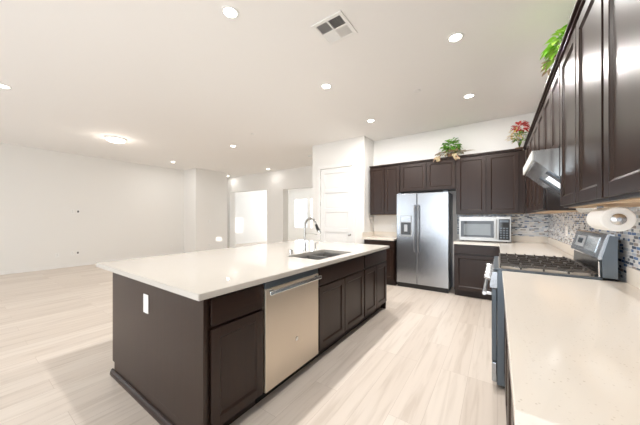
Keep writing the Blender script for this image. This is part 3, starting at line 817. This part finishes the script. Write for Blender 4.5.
stems(t, (.30, 5.33, TOPZ + .045), [(.22 + .04 * i, 5.15 + .02 * (i % 3), TOPZ + .26 + .03 * (i % 2)) for i in range(5)])
foliage('green_leaves', 'green', t, (.31, 5.18, TOPZ + .17), (.10, .08, .12), 60, .08, .03, r_)
foliage('red_flowers', 'red', t, (.31, 5.14, TOPZ + .32), (.09, .07, .11), 85, .07, .04, r_)
foliage('yellow_sprays', 'yellow', t, (.24, 5.13, TOPZ + .19), (.09, .07, .15), 90, .06, .022, r_)

# ---------------------------------------------------------------- ceiling fittings
def downlight(x, y, label, r=.050, watts=20):
    t = thing('recessed_light', (x, y, H), label, 'ceiling light', 'recessed ceiling lights')
    m = MB(); N2 = 32
    rr = [(r, -.001), (r + .004, -.006), (r + .02, -.005), (r + .024, 0)]
    rg = [[m.bm.verts.new((x + a * math.cos(2 * PI * i / N2), y + a * math.sin(2 * PI * i / N2), H + b)) for i in range(N2)] for a, b in rr]
    for k in range(3):
        for i in range(N2): m.bm.faces.new([rg[k][i], rg[k][(i + 1) % N2], rg[k + 1][(i + 1) % N2], rg[k + 1][i]])
    m.build('trim_ring', 'plate', t, True)
    MB().lathe([(r + .002, 0), (r + .002, .002)], (x, y, H - .0035), n=32).build('lens', 'lamp', t)
    l = bpy.data.lights.new('downlight_glow', 'AREA'); l.shape = 'DISK'; l.size = r * 1.8; l.energy = watts; l.color = (1, .965, .93)
    lo = bpy.data.objects.new('downlight_glow', l); COL.objects.link(lo); lo.parent = t; lo.location = (0, 0, -.012)
    return t
DIM = bpy.data.lights.new('downlight_glow', 'AREA'); DIM.shape = 'DISK'; DIM.size = .09; DIM.energy = 6.5; DIM.color = (1, .965, .93)
FAR = DIM.copy(); FAR.energy = 1.6
def L_(x, y, label, master=[None]):
    if master[0] is None:
        master[0] = downlight(x, y, label); return master[0]
    c = copy_tree(master[0]); c.location = (x, y, H); c['label'] = label
    if x < -4:
        for ch in c.children:
            if ch.type == 'LIGHT': ch.data = DIM if y < 6 else FAR
    return c
L_(-1.85, 1.34, 'large bright recessed ceiling light nearest the viewer, left of the vent')
L_(-.33, 2.76, 'recessed ceiling light right of the vent, in front of the right cabinets')
L_(-1.85, 2.81, 'recessed ceiling light straight behind the square vent')
L_(-1.85, 4.26, 'recessed ceiling light closest to the pantry corner')
L_(-.33, 4.19, 'recessed ceiling light nearest the far wall cabinets')
L_(-5.34, .39, 'recessed ceiling light cut off by the left edge')
L_(-5.23, 3.87, 'recessed ceiling light in mid room, left of the pantry')
L_(-8.25, 3.91, 'recessed ceiling light near the end of the long left wall')
L_(-6.67, 6.40, 'recessed ceiling light between the two far openings')
L_(-9.14, 6.51, 'smallest recessed ceiling light, by the wall corner over the left opening')

t = thing('flush_ceiling_light', (-6.84, 2.05, H), 'round white flush-mounted ceiling light over the open room', 'ceiling light')
MB().lathe([(.19, 0), (.19, -.02), (.17, -.03)], (-6.84, 2.05, H), n=40).build('base_ring', 'plate', t, True)
MB().lathe([(.165, -.0305), (.16, -.05), (.12, -.07), (.05, -.08), (.01, -.081)], (-6.84, 2.05, H), n=40).build('dome', 'dome', t, True)
l = bpy.data.lights.new('flush_glow', 'POINT'); l.shadow_soft_size = .1; l.energy = 4; l.color = (1, .9, .78)
lo = bpy.data.objects.new('flush_glow', l); COL.objects.link(lo); lo.parent = t; lo.location = (0, 0, -.2)

# square four-way vent
vx0, vx1, vy0, vy1 = -1.385, -1.070, 1.848, 2.160
t = thing('ceiling_vent', ((vx0 + vx1) / 2, (vy0 + vy1) / 2, H), 'square white ceiling air vent with four louvred quarters', 'vent')
f_ = .032; z0, z1 = H - .012, H - .001; cx, cy = (vx0 + vx1) / 2, (vy0 + vy1) / 2
m = MB().wbox(vx0, vx0 + f_, vy0, vy1, z0, z1, .003).wbox(vx1 - f_, vx1, vy0, vy1, z0, z1, .003)
m.wbox(vx0 + f_, vx1 - f_, vy0, vy0 + f_, z0, z1, .003).wbox(vx0 + f_, vx1 - f_, vy1 - f_, vy1, z0, z1, .003)
m.wbox(cx - .006, cx + .006, vy0 + f_, vy1 - f_, z0, z1).wbox(vx0 + f_, cx - .006, cy - .006, cy + .006, z0, z1).wbox(cx + .006, vx1 - f_, cy - .006, cy + .006, z0, z1)
m.build('frame', 'vent', t)
MB().wbox(vx0 + .02, vx1 - .02, vy0 + .02, vy1 - .02, H - .0012, H - .0002).build('duct_opening', 'duct', t)
def louvre(x0, x1, y0, y1, along, tilt):
    m = MB(); k = 9
    for i in range(k):
        if along == 'y':
            c = x0 + (i + .5) * (x1 - x0) / k; a = .0055
            m.prism([(c - a, H - .011 if tilt > 0 else H - .002), (c - a + .0012, H - .011 if tilt > 0 else H - .002), (c + a, H - .002 if tilt > 0 else H - .011), (c + a - .0012, H - .002 if tilt > 0 else H - .011)], y0, y1, 'y')
        else:
            c = y0 + (i + .5) * (y1 - y0) / k; a = .0055
            m.prism([(c - a, H - .011 if tilt > 0 else H - .002), (c - a + .0012, H - .011 if tilt > 0 else H - .002), (c + a, H - .002 if tilt > 0 else H - .011), (c + a - .0012, H - .002 if tilt > 0 else H - .011)], x0, x1, 'x')
    m.build('louvre', 'vent', t)
A0, A1, A2, A3 = vx0 + f_, cx - .006, cx + .006, vx1 - f_
B0, B1, B2, B3 = vy0 + f_, cy - .006, cy + .006, vy1 - f_
louvre(A0, A1, B0, B1, 'y', -1); louvre(A2, A3, B0, B1, 'x', 1)
louvre(A0, A1, B2, B3, 'x', -1); louvre(A2, A3, B2, B3, 'y', 1)

def disc(name, x, y, label, cat, r=.045, h=.012, mat='vent', group=None):
    o = MB().lathe([(r, 0), (r, -h * .5), (r * .85, -h), (r * .3, -h * 1.1)], (x, y, H), n=28).build(name, mat, None, True)
    return tag(o, label, cat, group)
disc('sprinkler_cover', -.90, 3.62, 'small round sprinkler cover on the ceiling before the refrigerator', 'sprinkler')
disc('sprinkler_cover', -4.15, 3.55, 'small round sprinkler cover on the ceiling over the open room', 'sprinkler')
disc('smoke_detector', -4.31, 5.72, 'round smoke detector on the ceiling left of the pantry', 'smoke detector', .065, .03, 'plate')

# ---------------------------------------------------------------- outlets and plates
def plate(name, label, cat, O, A, C, a, b, kind, wd=.072, ht=.115):
    O = Vector(O)
    t = thing(name, tuple(O + Vector(A) * a + Vector((0, 0, b - ht / 2))), label, cat)
    MB(O, A, C).box(a - wd / 2, a + wd / 2, b - ht / 2, b + ht / 2, .0005, .006, .002).build('cover_plate', 'plate', t)
    if kind == 'outlet':
        for s_ in (-.02, .02):
            r = MB(O, A, C).box(a - .017, a + .017, b + s_ - .014, b + s_ + .014, .0062, .0085, .001).build('receptacle', 'plate', t)
            MB(O, A, C).box(a - .008, a - .005, b + s_ - .006, b + s_ + .006, .0086, .0090).box(a + .005, a + .008, b + s_ - .006, b + s_ + .006, .0086, .0090).build('slots', 'black', r)
    elif kind == 'switch':
        MB(O, A, C).box(a - .016, a + .016, b - .033, b + .033, .0062, .009, .002).build('rocker', 'plate', t)
    elif kind == 'cable':
        MB(O, A, C).box(a - .018, a + .018, b - .025, b + .025, .0062, .0075, .001).build('cable_opening', 'duct', t)
    return t
LW = ((XL, 0, 0), (0, 1, 0), (1, 0, 0))
plate('outlet', 'upper white outlet on the left wall, mid height', 'outlet', *LW, 1.86, 1.49, 'outlet')
plate('cable_plate', 'upper dark-centred cable plate on the left wall, mid height', 'wall plate', *LW, 1.97, 1.49, 'cable')
plate('outlet', 'low left-wall outlet just left of the cable plate', 'outlet', *LW, 1.86, .37, 'outlet')
plate('cable_plate', 'low dark-centred cable plate on the left wall', 'wall plate', *LW, 1.965, .37, 'cable')
plate('outlet', 'leftmost low outlet on the left wall', 'outlet', *LW, 1.57, .35, 'outlet')
plate('outlet', 'low outlet at the far end of the left wall', 'outlet', *LW, 4.40, .34, 'outlet')
PW = ((-8.60, 0, 0), (0, 1, 0), (1, 0, 0))
plate('light_switch', 'white light switch on the projecting wall before the left opening', 'light switch', *PW, 5.35, 1.20, 'switch')
plate('outlet', 'low outlet on the projecting wall under the light switch', 'outlet', *PW, 5.35, .34, 'outlet')
plate('outlet', 'white outlet on the dark end panel of the island', 'outlet', (0, .780, 0), (1, 0, 0), (0, -1, 0), -2.022, .715, 'switch', .075, .13)
plate('outlet', 'white outlet on the wall above the small counter left of the refrigerator', 'outlet', (0, YB, 0), (1, 0, 0), (0, -1, 0), -1.85, 1.16, 'outlet')
plate('outlet', 'white outlet in the mosaic backsplash between range and corner', 'outlet', (XR - .008, 0, 0), (0, -1, 0), (-1, 0, 0), -4.10, 1.16, 'outlet', .12)
plate('cable_plate', 'small plate with dark centre in the mosaic just past the range', 'wall plate', (XR - .008, 0, 0), (0, -1, 0), (-1, 0, 0), -3.42, 1.13, 'cable')
